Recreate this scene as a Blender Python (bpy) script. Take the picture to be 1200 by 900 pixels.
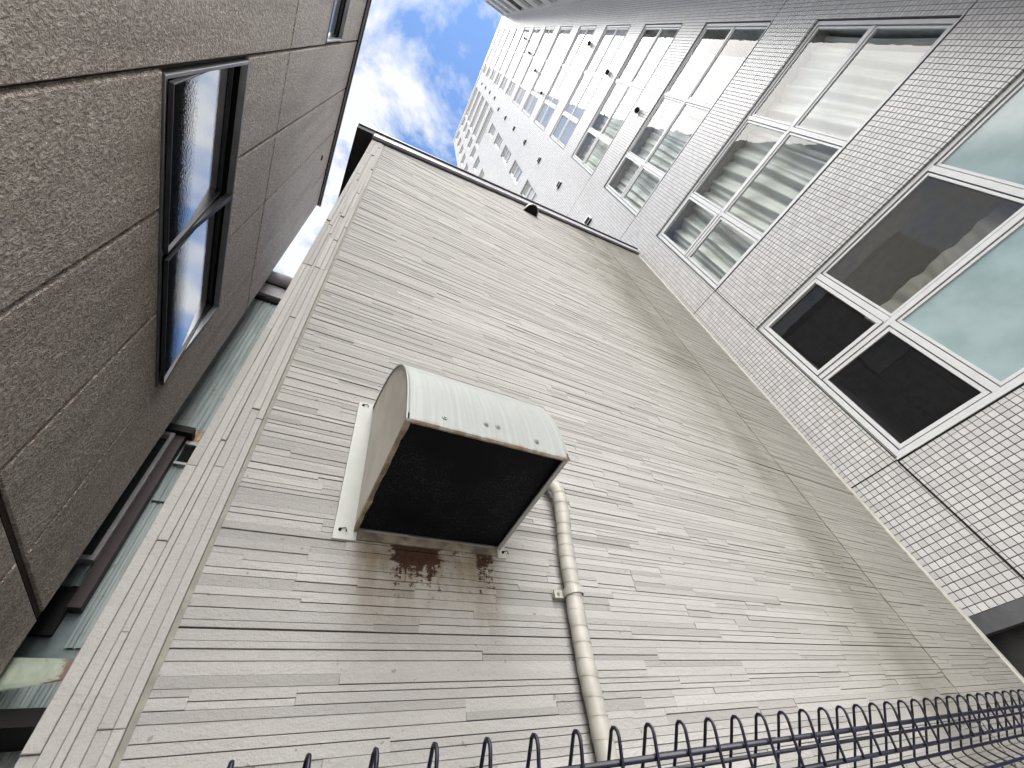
import bpy, bmesh, math, random
from mathutils import Matrix, Vector
for o in list(bpy.data.objects): bpy.data.objects.remove(o)
scene = bpy.context.scene
col = scene.collection
rnd = random.Random(7)
H = 1.45                       # eye height; shapes below are written relative to the eye, the ground lies at z = 0

# ------------------------------------------------------------------ camera
cam_d = bpy.data.cameras.new('camera'); cam = bpy.data.objects.new('camera', cam_d); col.objects.link(cam)
R = ((0.86519144, -0.48077431, -0.14247749), (0.2826061, 0.70222563, -0.65346229), (0.41421923, 0.52510497, 0.74342936))
M = Matrix(((R[0][0], -R[1][0], -R[2][0]), (R[0][1], -R[1][1], -R[2][1]), (R[0][2], -R[1][2], -R[2][2]))).to_4x4()
M.translation = (0, 0, H)
cam.matrix_world = M
cam_d.sensor_width = 36; cam_d.lens = 472.08 / 1200 * 36; cam_d.clip_start = .02; cam_d.clip_end = 3000
scene.camera = cam

# ------------------------------------------------------------------ sky, sun, exposure
SUN_AZ, SUN_EL = math.radians(178), math.radians(33)   # azimuth clockwise from +Y
world = bpy.data.worlds.new('World'); scene.world = world; world.use_nodes = True
nt = world.node_tree; nt.nodes.clear()
def N(t, ty, **kw):
    n = t.nodes.new(ty)
    for k, v in kw.items():
        if k.startswith('i_'):
            key = k[2:]; key = int(key) if key.isdigit() else key.replace('_', ' ')
            n.inputs[key].default_value = v
        else: setattr(n, k, v)
    return n
def L(t, a, ao, b, bi): t.links.new(a.outputs[ao], b.inputs[bi])
wo = N(nt, 'ShaderNodeOutputWorld'); bg = N(nt, 'ShaderNodeBackground'); bg.inputs['Strength'].default_value = .05
sky = N(nt, 'ShaderNodeTexSky', sky_type='NISHITA', sun_disc=False)
sky.sun_elevation = SUN_EL; sky.sun_rotation = SUN_AZ; sky.air_density = 1.1; sky.dust_density = .6; sky.ozone_density = 1.6
tc = N(nt, 'ShaderNodeTexCoord'); sp = N(nt, 'ShaderNodeSeparateXYZ'); L(nt, tc, 'Generated', sp, 0)
mz = N(nt, 'ShaderNodeMath', operation='MAXIMUM', i_1=.06); L(nt, sp, 'Z', mz, 0)
dx = N(nt, 'ShaderNodeMath', operation='DIVIDE'); L(nt, sp, 'X', dx, 0); L(nt, mz, 0, dx, 1)
dy = N(nt, 'ShaderNodeMath', operation='DIVIDE'); L(nt, sp, 'Y', dy, 0); L(nt, mz, 0, dy, 1)
cb = N(nt, 'ShaderNodeCombineXYZ', i_2=4.3); L(nt, dx, 0, cb, 0); L(nt, dy, 0, cb, 1)
mp = N(nt, 'ShaderNodeMapping'); mp.inputs['Location'].default_value = (3.0, 2.23, 0); L(nt, cb, 0, mp, 0)
n1 = N(nt, 'ShaderNodeTexNoise', i_Scale=4.0, i_Detail=9.0, i_Roughness=.6, i_Distortion=.35); L(nt, mp, 0, n1, 'Vector')
rp = N(nt, 'ShaderNodeValToRGB'); L(nt, n1, 'Fac', rp, 0)
rp.color_ramp.elements[0].position = .405; rp.color_ramp.elements[0].color = (0, 0, 0, 1)
rp.color_ramp.elements[1].position = .525; rp.color_ramp.elements[1].color = (.94, .94, .94, 1)
hsv = N(nt, 'ShaderNodeMix', data_type='RGBA', blend_type='MULTIPLY', i_0=1.0); L(nt, sky, 0, hsv, 6)
hsv.inputs[7].default_value = (1.25, 1.4, 1.6, 1)
mx = N(nt, 'ShaderNodeMix', data_type='RGBA'); L(nt, rp, 0, mx, 0); L(nt, hsv, 2, mx, 6); mx.inputs[7].default_value = (4.05, 4.12, 4.22, 1)
L(nt, mx, 2, bg, 'Color'); L(nt, bg, 0, wo, 'Surface')
sd = bpy.data.lights.new('sun', 'SUN'); so = bpy.data.objects.new('sun', sd); col.objects.link(so)
sd.energy = 5.0; sd.angle = math.radians(115); sd.color = (1, .965, .92)
sdir = Vector((math.sin(SUN_AZ) * math.cos(SUN_EL), math.cos(SUN_AZ) * math.cos(SUN_EL), math.sin(SUN_EL)))
so.rotation_euler = sdir.to_track_quat('Z', 'Y').to_euler(); so.location = (0, -6, 60)
scene.view_settings.view_transform = 'Standard'; scene.view_settings.look = 'None'
scene.view_settings.exposure = 2.35; scene.view_settings.gamma = 1.0
scene.view_settings.use_curve_mapping = False
scene.render.engine = 'CYCLES'
scene.cycles.max_bounces = 16; scene.cycles.diffuse_bounces = 10

# ------------------------------------------------------------------ material helpers
def mat(name, rough=.6, spec=.5, metal=0.0):
    m = bpy.data.materials.new(name); m.use_nodes = True; t = m.node_tree
    b = t.nodes['Principled BSDF']; b.inputs['Roughness'].default_value = rough
    b.inputs['Specular IOR Level'].default_value = spec; b.inputs['Metallic'].default_value = metal
    return m, t, b
def noise(t, vec, scale, detail=4, rough=.55, out='Fac', dist=0.0):
    n = N(t, 'ShaderNodeTexNoise', i_Scale=scale, i_Detail=detail, i_Roughness=rough, i_Distortion=dist)
    L(t, vec[0], vec[1], n, 'Vector'); return (n, out)
def pos(t): return (N(t, 'ShaderNodeNewGeometry'), 'Position')
def mapv(t, v, scale=(1, 1, 1), loc=(0, 0, 0)):
    m = N(t, 'ShaderNodeMapping'); m.inputs['Scale'].default_value = scale; m.inputs['Location'].default_value = loc
    L(t, v[0], v[1], m, 0); return (m, 0)
def ramp(t, v, p0, p1, c0=0.0, c1=1.0):
    n = N(t, 'ShaderNodeMapRange', interpolation_type='SMOOTHSTEP'); L(t, v[0], v[1], n, 0)
    n.inputs[1].default_value = p0; n.inputs[2].default_value = p1; n.inputs[3].default_value = c0; n.inputs[4].default_value = c1
    return (n, 0)
def math2(t, op, a, b=None, clamp=False):
    n = N(t, 'ShaderNodeMath', operation=op, use_clamp=clamp)
    for i, x in enumerate((a, b)):
        if x is None: continue
        if isinstance(x, tuple): L(t, x[0], x[1], n, i)
        else: n.inputs[i].default_value = x
    return (n, 0)
def mixc(t, f, a, b, blend='MIX'):
    n = N(t, 'ShaderNodeMix', data_type='RGBA', blend_type=blend)
    for i, x in ((0, f), (6, a), (7, b)):
        if isinstance(x, tuple) and len(x) == 2: L(t, x[0], x[1], n, i)
        else: n.inputs[i].default_value = x if i == 0 else (*x, 1)
    return (n, 2)
def setc(t, b, c, inp='Base Color'): L(t, c[0], c[1], b, inp)
def bump(t, b, h, strength=.5, dist=.004, prev=None):
    n = N(t, 'ShaderNodeBump', i_Strength=strength, i_Distance=dist); L(t, h[0], h[1], n, 'Height')
    if prev: L(t, prev, 0, n, 'Normal')
    L(t, n, 0, b, 'Normal'); return n
def xyz(t, v):
    s = N(t, 'ShaderNodeSeparateXYZ'); L(t, v[0], v[1], s, 0); return (s, 0), (s, 1), (s, 2)

MAT = {}
def simple(key, c, rough=.55, spec=.5, metal=0.0, vary=.12, scale=9.0, bmp=0.0, bscale=80):
    m, t, b = mat(key, rough, spec, metal); p = pos(t)
    f = noise(t, p, scale, 5); hi = tuple(min(1, x * (1 + vary)) for x in c); lo = tuple(x * (1 - vary) for x in c)
    setc(t, b, mixc(t, ramp(t, f, .3, .7), lo, hi))
    if bmp: bump(t, b, noise(t, p, bscale, 4), bmp, .003)
    MAT[key] = m; return m, t, b

# siding of the middle house: warm off-white ceramic boards, grime by the seam, rust under the hood
def siding_mat(key, base, stain):
    m, t, b = mat(key, .66, .14); p = pos(t); x, y, z = xyz(t, p)
    at = N(t, 'ShaderNodeAttribute', attribute_name='tone')
    c = mixc(t, (at, 'Fac'), tuple(v * .74 for v in base), tuple(v * 1.10 for v in base))
    mott = noise(t, mapv(t, p, (3, 1, 14)), 4.0, 6)
    c = mixc(t, ramp(t, mott, .35, .75, 0, .30), c, tuple(v * f for v, f in zip(base, (.80, .79, .76))))
    if stain:
        # grey-brown grime that has settled along the vertical panel seam
        d = math2(t, 'ABSOLUTE', math2(t, 'SUBTRACT', x, 3.05))
        g = ramp(t, d, 0, .75, 1, 0); nz = ramp(t, noise(t, mapv(t, p, (1.6, 1, .8)), 1.4, 4), .32, .62)
        g = math2(t, 'MULTIPLY', math2(t, 'MULTIPLY', g, nz), .72)
        c = mixc(t, g, c, (.085, .079, .064))
        right_tone = math2(t, 'MULTIPLY', ramp(t, x, 1.0, 3.6), .62)  # smooth olive darkening towards the right end
        c = mixc(t, right_tone, c, (.15, .143, .12))
        # soot and rust run-off below the hood
        zl = math2(t, 'SUBTRACT', z, H)
        wob = math2(t, 'MULTIPLY', math2(t, 'SUBTRACT', noise(t, p, 18.0, 3), .5), .05)
        xx = math2(t, 'ADD', x, wob)
        inx = math2(t, 'MULTIPLY', ramp(t, xx, .185, .26), ramp(t, xx, .60, .72, 1, 0))
        inz = math2(t, 'MULTIPLY', math2(t, 'POWER', ramp(t, zl, .12, .64), 2.0), ramp(t, zl, .60, .66, 1, 0))
        soot = math2(t, 'MULTIPLY', math2(t, 'MULTIPLY', inx, inz), ramp(t, noise(t, mapv(t, p, (9, 1, 4)), 3.0, 5), .25, .7, .35, .95))
        c = mixc(t, math2(t, 'MULTIPLY', soot, .85), c, (.105, .072, .033))
        # rust that has run down from the lower edge of the hood: each run has its own length
        dep = math2(t, 'SUBTRACT', .622, zl)
        run = ramp(t, noise(t, mapv(t, p, (1, 0, 0)), 40.0, 4, .65), .36, .70)
        wx = math2(t, 'MAXIMUM', math2(t, 'MULTIPLY', ramp(t, x, .29, .36), ramp(t, x, .42, .50, 1, 0)), math2(t, 'MULTIPLY', math2(t, 'MULTIPLY', ramp(t, x, .575, .60), ramp(t, x, .625, .66, 1, 0)), .62))
        wx = math2(t, 'MAXIMUM', wx, math2(t, 'MULTIPLY', math2(t, 'MULTIPLY', ramp(t, x, .25, .30), ramp(t, x, .62, .66, 1, 0)), .16))
        fall = math2(t, 'SUBTRACT', 1.0, math2(t, 'DIVIDE', dep, math2(t, 'ADD', math2(t, 'MULTIPLY', run, .10), .10)))
        flake = noise(t, mapv(t, p, (1.0, 1, 1.7)), 42.0, 8, .78)
        rust = ramp(t, math2(t, 'ADD', math2(t, 'MULTIPLY', math2(t, 'MULTIPLY', wx, fall), .42), flake), .61, .65)
        rust = math2(t, 'MULTIPLY', rust, ramp(t, wx, .04, .2))
        rust = math2(t, 'MULTIPLY', rust, math2(t, 'MULTIPLY', ramp(t, zl, .618, .632, 1, 0), ramp(t, zl, .36, .42)))
        rust = math2(t, 'MULTIPLY', rust, math2(t, 'MULTIPLY', ramp(t, x, .22, .27), ramp(t, x, .65, .69, 1, 0)))
        c = mixc(t, math2(t, 'MULTIPLY', rust, .97), c, mixc(t, noise(t, p, 110.0, 3), (.004, .0025, .0015), (.048, .018, .006)))
        specks = ramp(t, noise(t, p, 55.0, 2, .4), .735, .76)
        c = mixc(t, math2(t, 'MULTIPLY', specks, .6), c, (.12, .10, .08))
    setc(t, b, c)
    h = math2(t, 'ADD', noise(t, mapv(t, p, (60, 60, 110)), 1.0, 5, .6), math2(t, 'MULTIPLY', noise(t, p, 210.0, 3), .5))
    bump(t, b, h, .6, .005)
    MAT[key] = m
siding_mat('siding', (.272, .266, .256), True)
siding_mat('corner_siding', (.285, .279, .268), False)
simple('caulk', (.17, .165, .14), .7, .3, vary=.18, scale=25, bmp=.3)
simple('seam', (.028, .026, .023), .7, .2)
simple('trim', (.32, .31, .27), .55)
simple('fascia', (.27, .26, .28), .4)
simple('roof_edge', (.018, .018, .022), .45)
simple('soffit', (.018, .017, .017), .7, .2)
simple('house_side', (.45, .43, .40), .7)

# rough sprayed stucco
m, t, b = mat('stucco', .55, .4); p = pos(t)
at = N(t, 'ShaderNodeAttribute', attribute_name='tone')
pw = N(t, 'ShaderNodeVectorMath', operation='ADD'); wob = N(t, 'ShaderNodeTexNoise', i_Scale=34.0, i_Detail=2.0)
L(t, p[0], p[1], wob, 'Vector'); wsc = N(t, 'ShaderNodeVectorMath', operation='SCALE'); wsc.inputs['Scale'].default_value = .030
L(t, wob, 'Color', wsc, 0); L(t, p[0], p[1], pw, 0); L(t, wsc, 0, pw, 1)
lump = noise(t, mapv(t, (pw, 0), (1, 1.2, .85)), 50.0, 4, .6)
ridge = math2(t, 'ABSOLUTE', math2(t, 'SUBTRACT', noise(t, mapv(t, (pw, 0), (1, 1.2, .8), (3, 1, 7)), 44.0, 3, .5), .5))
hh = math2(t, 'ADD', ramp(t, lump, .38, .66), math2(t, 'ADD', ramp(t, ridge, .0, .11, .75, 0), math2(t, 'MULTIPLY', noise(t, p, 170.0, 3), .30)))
big = noise(t, p, 2.2, 5)
c = mixc(t, ramp(t, big, .3, .7), (.56, .465, .395), (.64, .55, .475))
c = mixc(t, ramp(t, hh, .20, .66, .55, 0), c, (.17, .13, .105))          # shade of the pits painted into the colour
c = mixc(t, ramp(t, hh, .85, 1.4, 0, .85), c, (.84, .765, .69))           # highlights on the ridges painted in pale
c = mixc(t, math2(t, 'MULTIPLY', (at, 'Fac'), .22), c, (.40, .33, .28))
c = mixc(t, ramp(t, noise(t, mapv(t, p, (1, 4, .35)), 2.0, 5), .46, .72, 0, .5), c, (.33, .27, .225))
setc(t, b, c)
bump(t, b, hh, 1.0, .014)
MAT['stucco'] = m
simple('groove', (.03, .025, .021), .8, .2)
simple('wide_joint', (.055, .042, .036), .75, .2, bmp=.4, bscale=140)

# white mosaic tiles, one grid for the whole tower (axes chosen per face)
TP, TY0, TZ0 = .05275, .036, .594
def tile_mat(key, ua, va, uo, vo, shade=1.0):
    m, t, b = mat(key, .33, .5); p = pos(t); ax = xyz(t, p)
    def cell(a, o): return math2(t, 'DIVIDE', math2(t, 'SUBTRACT', a, o), TP)
    u, v = cell(ax[ua], uo), cell(ax[va], vo)
    fu, fv = math2(t, 'FRACT', u), math2(t, 'FRACT', v)
    def edge(f): return math2(t, 'MINIMUM', f, math2(t, 'SUBTRACT', 1.0, f))
    e = math2(t, 'MINIMUM', edge(fu), edge(fv))
    k = ramp(t, e, .035, .075)
    cbv = N(t, 'ShaderNodeCombineXYZ'); a_, b_ = math2(t, 'FLOOR', u), math2(t, 'FLOOR', v)
    L(t, a_[0], 0, cbv, 0); L(t, b_[0], 0, cbv, 1)
    wn = N(t, 'ShaderNodeTexWhiteNoise'); L(t, cbv, 0, wn, 0)
    tc_ = mixc(t, (wn, 'Value'), (.325 * shade, .32 * shade, .316 * shade), (.405 * shade, .40 * shade, .396 * shade))
    dirt = ramp(t, noise(t, mapv(t, p, (1, 1, .35)), 1.6, 5), .4, .75, 0, .25)
    tc_ = mixc(t, dirt, tc_, (.27, .264, .248))
    tc_ = mixc(t, ramp(t, noise(t, mapv(t, p, (9, 9, .45)), 1.3, 5), .5, .8, 0, .30), tc_, (.275, .268, .25))
    c = mixc(t, k, (.06, .057, .054), tc_); setc(t, b, c)
    r = ramp(t, e, .03, .08, .8, .3); L(t, r[0], 0, b, 'Roughness')
    n = bump(t, b, k, .6, .003); bump(t, b, noise(t, p, 160.0, 3), .10, .002, n)
    MAT[key] = m
tile_mat('tile', 1, 2, TY0, TZ0 + H)
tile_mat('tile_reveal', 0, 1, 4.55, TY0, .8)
tile_mat('tile_wing', 0, 2, 4.55, TZ0 + H)
m, t, b = mat('tile_piece', .3, .5); p = pos(t)
at = N(t, 'ShaderNodeAttribute', attribute_name='tone')
c = mixc(t, (at, 'Fac'), (.325, .32, .316), (.405, .40, .396))
dirt = ramp(t, noise(t, mapv(t, p, (1, 1, .35)), 1.6, 5), .4, .75, 0, .25)
c = mixc(t, dirt, c, (.27, .264, .248))
c = mixc(t, ramp(t, noise(t, mapv(t, p, (9, 9, .45)), 1.3, 5), .5, .8, 0, .30), c, (.275, .268, .25))
c = mixc(t, ramp(t, noise(t, p, 420.0, 2), .58, .70, 0, .45), c, (.30, .285, .27)); setc(t, b, c)
bump(t, b, noise(t, p, 160.0, 3), .12, .002); MAT['tile_piece'] = m
simple('frame', (.39, .393, .395), .35, .5, vary=.04)
simple('joint_black', (.007, .007, .007), .7, .2)
simple('room', (.36, .35, .33), .8, .2)
simple('concrete', (.055, .055, .058), .8, .3, vary=.25, scale=5, bmp=.4)
simple('dark_concrete', (.025, .025, .025), .85, .2, vary=.3, scale=4, bmp=.4)
def glass(key, tint, f0=.05, rough=.0, opaque=0.0, body=(.02, .02, .02), cell=0):
    m = bpy.data.materials.new(key); m.use_nodes = True; t = m.node_tree; t.nodes.clear()
    o = N(t, 'ShaderNodeOutputMaterial'); g = N(t, 'ShaderNodeBsdfGlossy', i_Roughness=rough)
    tr = N(t, 'ShaderNodeBsdfTransparent'); tr.inputs[0].default_value = (*tint, 1)
    df = N(t, 'ShaderNodeBsdfDiffuse'); df.inputs[0].default_value = (*body, 1)
    mi = N(t, 'ShaderNodeMixShader', i_0=opaque); L(t, tr, 0, mi, 1); L(t, df, 0, mi, 2)
    ge = N(t, 'ShaderNodeNewGeometry'); dt = N(t, 'ShaderNodeVectorMath', operation='DOT_PRODUCT'); L(t, ge, 'Normal', dt, 0); L(t, ge, 'Incoming', dt, 1)
    sch = math2(t, 'POWER', math2(t, 'SUBTRACT', 1.0, math2(t, 'ABSOLUTE', (dt, 'Value')), True), 5.0)      # Schlick, f0 at normal incidence
    fr = math2(t, 'ADD', math2(t, 'MULTIPLY', sch, 1 - f0), f0)
    ms = N(t, 'ShaderNodeMixShader'); L(t, fr[0], 0, ms, 0); L(t, mi, 0, ms, 1); L(t, g, 0, ms, 2)
    L(t, ms, 0, o, 0)
    p = pos(t)
    if cell:
        vo = N(t, 'ShaderNodeTexVoronoi', i_Scale=cell); L(t, p[0], p[1], vo, 'Vector')
        bn = N(t, 'ShaderNodeBump', i_Strength=.06, i_Distance=.002); L(t, vo, 'Distance', bn, 'Height')
    else:
        nn = noise(t, p, 2.6, 2); bn = N(t, 'ShaderNodeBump', i_Strength=.05, i_Distance=.02); L(t, nn[0], nn[1], bn, 'Height')
    L(t, bn, 0, g, 'Normal')
    MAT[key] = m; return m, t, df
glass('glass', (.90, .93, .92), .045)
glass('screen_glass', (.30, .30, .30), .035, 0, .45, (.015, .015, .017))
glass('mesh_glass', (.68, .68, .66), .03, 0, .30, (.12, .118, .11))
glass('sky_glass', (.5, .52, .52), .30, 0, .4, (.55, .57, .58))
m, t, df = glass('frosted', (.5, .5, .5), .04, .12, .96, (.25, .40, .41)); p = pos(t)
cc = mixc(t, ramp(t, noise(t, p, 3.0, 4), .3, .7), (.185, .25, .252), (.24, .31, .315)); L(t, cc[0], 2, df, 0)
glass('pattern_glass', (.25, .28, .3), .70, .03, .85, (.03, .045, .06), 85)
glass('dark_glass', (.3, .3, .3), .05, .02, .8, (.06, .065, .07))
m, t, b = simple('curtain', (.46, .46, .43), .9, .1, vary=.06, scale=3)
b.inputs['Subsurface Weight'].default_value = 0
simple('bronze', (.045, .045, .052), .35, .6, .6)
simple('alu_grey', (.28, .29, .31), .35, .5, .7)

# painted steel of the hood
m, t, b = mat('hood_paint', .42, .45); p = pos(t)
st = noise(t, mapv(t, p, (28, 3, 1.2)), 3.0, 5)
c = mixc(t, ramp(t, st, .35, .7), (.212, .225, .216), (.252, .267, .256))
x, y, z = xyz(t, p); zl = math2(t, 'SUBTRACT', z, H)
fr = ramp(t, noise(t, mapv(t, p, (70, 20, 9)), 1.6, 5, .7), .54, .66, 0, .55)
c = mixc(t, math2(t, 'MULTIPLY', fr, ramp(t, zl, .7, 1.05, 1, .25)), c, (.21, .225, .218))
ed = ramp(t, math2(t, 'ADD', zl, math2(t, 'MULTIPLY', noise(t, p, 60.0, 4, .7), .03)), .695, .718, 1, 0)
c = mixc(t, math2(t, 'MULTIPLY', ed, ramp(t, noise(t, p, 30.0, 4, .7), .42, .58)), c, (.16, .075, .035))
setc(t, b, c); bump(t, b, noise(t, p, 12.0, 3), .12, .01); MAT['hood_paint'] = m
m, t, b = mat('hood_side', .5, .4); p = pos(t)
x, y, z = xyz(t, p); zl = math2(t, 'SUBTRACT', z, H)
c = mixc(t, ramp(t, noise(t, mapv(t, p, (1, 2, 1.2)), 4.0, 5), .3, .7), (.44, .415, .365), (.54, .52, .47))
low = ramp(t, math2(t, 'ADD', zl, math2(t, 'MULTIPLY', noise(t, p, 45.0, 4, .7), .05)), .675, .715, 1, 0)
c = mixc(t, math2(t, 'MULTIPLY', low, ramp(t, noise(t, p, 24.0, 4, .7), .42, .6)), c, (.20, .085, .03))
setc(t, b, c); MAT['hood_side'] = m
simple('flange', (.27, .275, .26), .45, vary=.06)
m, t, b = mat('hood_mesh', .6, .08); p = pos(t)
gr = noise(t, p, 240.0, 3, .7); c = mixc(t, ramp(t, gr, .52, .70, 0, .8), (.003, .003, .004), (.05, .05, .055))
c = mixc(t, ramp(t, noise(t, p, 6.0, 3), .35, .6), (.003, .003, .004), c); setc(t, b, c); MAT['hood_mesh'] = m
simple('sooty_metal', (.12, .10, .075), .6, .3, vary=.5, scale=22)
simple('rust_lip', (.20, .155, .10), .6, .3, vary=.45, scale=28)
simple('bolt', (.30, .31, .30), .35, .5, .8)
simple('flat_black', (.008, .008, .008), .8, .1)  # inner darkness of openings and reveals is put into this colour
m, t, b = simple('tape', (.275, .264, .236), .5, .4, vary=.10, scale=14)
simple('tape_edge', (.27, .25, .21), .6)
simple('clamp', (.29, .28, .25), .4)
simple('vent_white', (.45, .455, .45), .4)
# coated fence wire
m, t, b = simple('wire', (.006, .006, .016), .34, .35, vary=.3, scale=40)
# corrugated teal sheet
m, t, b = mat('teal', .45, .45); p = pos(t)
c = mixc(t, ramp(t, noise(t, mapv(t, p, (14, 1, 1.0)), 2.0, 5), .3, .7), (.19, .235, .235), (.30, .35, .34))
c = mixc(t, ramp(t, noise(t, p, 7.0, 5, .7), .58, .70, 0, .7), c, (.15, .135, .075)); setc(t, b, c); MAT['teal'] = m
simple('teal_dark', (.12, .155, .16), .45, .4, vary=.3, scale=8)
simple('rusty_sheet', (.34, .25, .16), .6, .3, vary=.4, scale=30)
simple('maroon', (.030, .018, .020), .5, .4)
simple('gutter', (.36, .345, .365), .4)
m, t, b = mat('peeling_green', .5, .4); p = pos(t)
c = mixc(t, ramp(t, noise(t, p, 9.0, 4), .3, .7), (.24, .285, .215), (.35, .395, .315))
rx = math2(t, 'ADD', xyz(t, p)[0], math2(t, 'MULTIPLY', noise(t, p, 30.0, 5, .7), .12))
c = mixc(t, ramp(t, rx, -.665, -.635, 0, .85), c, (.12, .045, .03))
c = mixc(t, ramp(t, noise(t, p, 20.0, 5, .7), .62, .68, 0, .7), c, (.17, .12, .07)); setc(t, b, c); MAT['peeling_green'] = m
simple('asphalt', (.36, .35, .33), .85, .3, vary=.3, scale=30, bmp=.5)  # unseen ground, made pale concrete to bounce light upwards

# ------------------------------------------------------------------ mesh helpers
class MB:
    def __init__(s): s.v = []; s.f = []; s.t = []; s.mi = []
    def add(s, vs, fs, tone=.5, mi=0):
        o = len(s.v); s.v += vs; s.t += [tone] * len(vs)
        s.f += [tuple(i + o for i in f) for f in fs]; s.mi += [mi] * len(fs); return s
    def box(s, a, b, tone=.5, mi=0):
        x0, y0, z0 = a; x1, y1, z1 = b
        return s.add([(x0, y0, z0), (x1, y0, z0), (x1, y1, z0), (x0, y1, z0), (x0, y0, z1), (x1, y0, z1), (x1, y1, z1), (x0, y1, z1)],
                     [(0, 3, 2, 1), (4, 5, 6, 7), (0, 1, 5, 4), (1, 2, 6, 5), (2, 3, 7, 6), (3, 0, 4, 7)], tone, mi)
    def plate(s, fn, u0, u1, v0, v1, w0, w1, c, tone=.5, mi=0):
        """chamfered slab: base w0, face w1, chamfer c; fn maps (u,v,w) to a point"""
        q = [(u0, v0), (u1, v0), (u1, v1), (u0, v1)]; i = [(u0 + c, v0 + c), (u1 - c, v0 + c), (u1 - c, v1 - c), (u0 + c, v1 - c)]
        d = c if w1 > w0 else -c
        vs = [fn(*p, w0) for p in q] + [fn(*p, w1 - d) for p in q] + [fn(*p, w1) for p in i]
        fs = [(8, 9, 10, 11)]
        for k in range(4):
            n = (k + 1) % 4; fs += [(k, n, n + 4, k + 4), (k + 4, n + 4, n + 8, k + 8)]
        return s.add(vs, fs, tone, mi)
    def tube(s, pts, r, seg=8, closed_ends=True, tone=.5, mi=0):
        P = [Vector(p) for p in pts]; vs = []; fs = []
        ref = Vector((1, 0, 0)) if abs((P[1] - P[0]).normalized().x) < .9 else Vector((0, 0, 1))
        for i, p in enumerate(P):
            d = (P[min(i + 1, len(P) - 1)] - P[max(i - 1, 0)]).normalized()
            a = d.cross(ref).normalized(); bb = d.cross(a)
            rr = r[i] if isinstance(r, (list, tuple)) else r
            for k in range(seg):
                an = 2 * math.pi * k / seg; vs.append(tuple(p + (a * math.cos(an) + bb * math.sin(an)) * rr))
        for i in range(len(P) - 1):
            for k in range(seg):
                n = (k + 1) % seg; fs.append((i * seg + k, i * seg + n, (i + 1) * seg + n, (i + 1) * seg + k))
        if closed_ends:
            fs.append(tuple(range(seg))); fs.append(tuple((len(P) - 1) * seg + k for k in range(seg)))
        return s.add(vs, fs, tone, mi)
    def mesh(s, name, mats, base=(0, 0, 0), smooth=False):
        me = bpy.data.meshes.new(name)
        me.from_pydata([(a - base[0], b_ - base[1], c_ - base[2]) for a, b_, c_ in s.v], [], s.f)
        for k in (mats if isinstance(mats, (list, tuple)) else [mats]): me.materials.append(MAT[k])
        at = me.attributes.new('tone', 'FLOAT', 'POINT'); at.data.foreach_set('value', s.t)
        if any(s.mi): me.polygons.foreach_set('material_index', s.mi)
        bm = bmesh.new(); bm.from_mesh(me); bmesh.ops.recalc_face_normals(bm, faces=bm.faces); bm.to_mesh(me); bm.free()
        if smooth: me.polygons.foreach_set('use_smooth', [True] * len(me.polygons))
        me.update(); return me
def tag(o, label, cat, group=None):
    o['label'] = label; o['category'] = cat
    if group: o['group'] = group
    return o
BASE = {}
def thing(name, label, cat, base=(0, 0, 0), group=None):
    o = bpy.data.objects.new(name, None); col.objects.link(o); o.location = (base[0], base[1], base[2] + H)
    o.empty_display_size = .1; BASE[o.name] = base; return tag(o, label, cat, group)
def part(parent, name, mb, mats, smooth=False, kind=None, base=None, label=None):
    """shape written in eye-relative coordinates, hung under its thing or part"""
    root = parent
    while root.parent: root = root.parent
    me = mb.mesh(name, mats, BASE[root.name], smooth) if isinstance(mb, MB) else mb
    o = bpy.data.objects.new(name, me); col.objects.link(o); o.parent = parent
    if kind: o['kind'] = kind
    if label: o['label'] = label
    return o
def single(name, label, cat, mb, mats, base, smooth=False, group=None):
    o = bpy.data.objects.new(name, mb.mesh(name, mats, base, smooth)); col.objects.link(o)
    o.location = (base[0], base[1], base[2] + H); BASE[o.name] = base; return tag(o, label, cat, group)
def area(corners):
    """size in the picture, to pick the largest pieces"""
    ps = []
    for p in corners:
        c = [sum(R[i][k] * p[k] for k in range(3)) for i in range(3)]
        if c[2] < .02: return 0
        ps.append((c[0] / c[2] * 472, c[1] / c[2] * 472))
    mxx = sum(p[0] for p in ps) / len(ps); mzz = sum(p[1] for p in ps) / len(ps)
    if abs(mxx) > 600 or abs(mzz) > 450: return 0
    return abs(sum(ps[i][0] * ps[(i + 1) % len(ps)][1] - ps[(i + 1) % len(ps)][0] * ps[i][1] for i in range(len(ps)))) / 2

# ------------------------------------------------------------------ ground
GZ = -H
g = MB().add([(-400, -400, GZ), (400, -400, GZ), (400, 400, GZ), (-400, 400, GZ)], [(0, 1, 2, 3)])
go = bpy.data.objects.new('ground', g.mesh('ground', 'asphalt')); col.objects.link(go); go.location.z = H; go['kind'] = 'structure'

# ------------------------------------------------------------------ middle house
WY = 1.12; XL, XI, XS, XR = -.242, -.121, -.109, 4.40; XE = 4.46
def roofz(x): return 5.075 + .3852 * x
house = thing('house', 'off-white house with narrow ledgestone siding and a sloping dark-edged roof', 'house', (2.1, 3.2, GZ))
w = MB()   # body behind the boards, its top follows the roof
x0, x1, y0, y1 = XL + .006, XE - .004, WY + .006, 6.0
w.add([(x0, y0, GZ), (x1, y0, GZ), (x1, y1, GZ), (x0, y1, GZ), (x0, y0, roofz(x0) + .02), (x1, y0, roofz(x1) + .02), (x1, y1, roofz(x1) + .02), (x0, y1, roofz(x0) + .02)],
      [(0, 3, 2, 1), (4, 5, 6, 7), (0, 1, 5, 4), (1, 2, 6, 5), (2, 3, 7, 6), (3, 0, 4, 7)])
part(house, 'wall', w, 'house_side')
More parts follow.
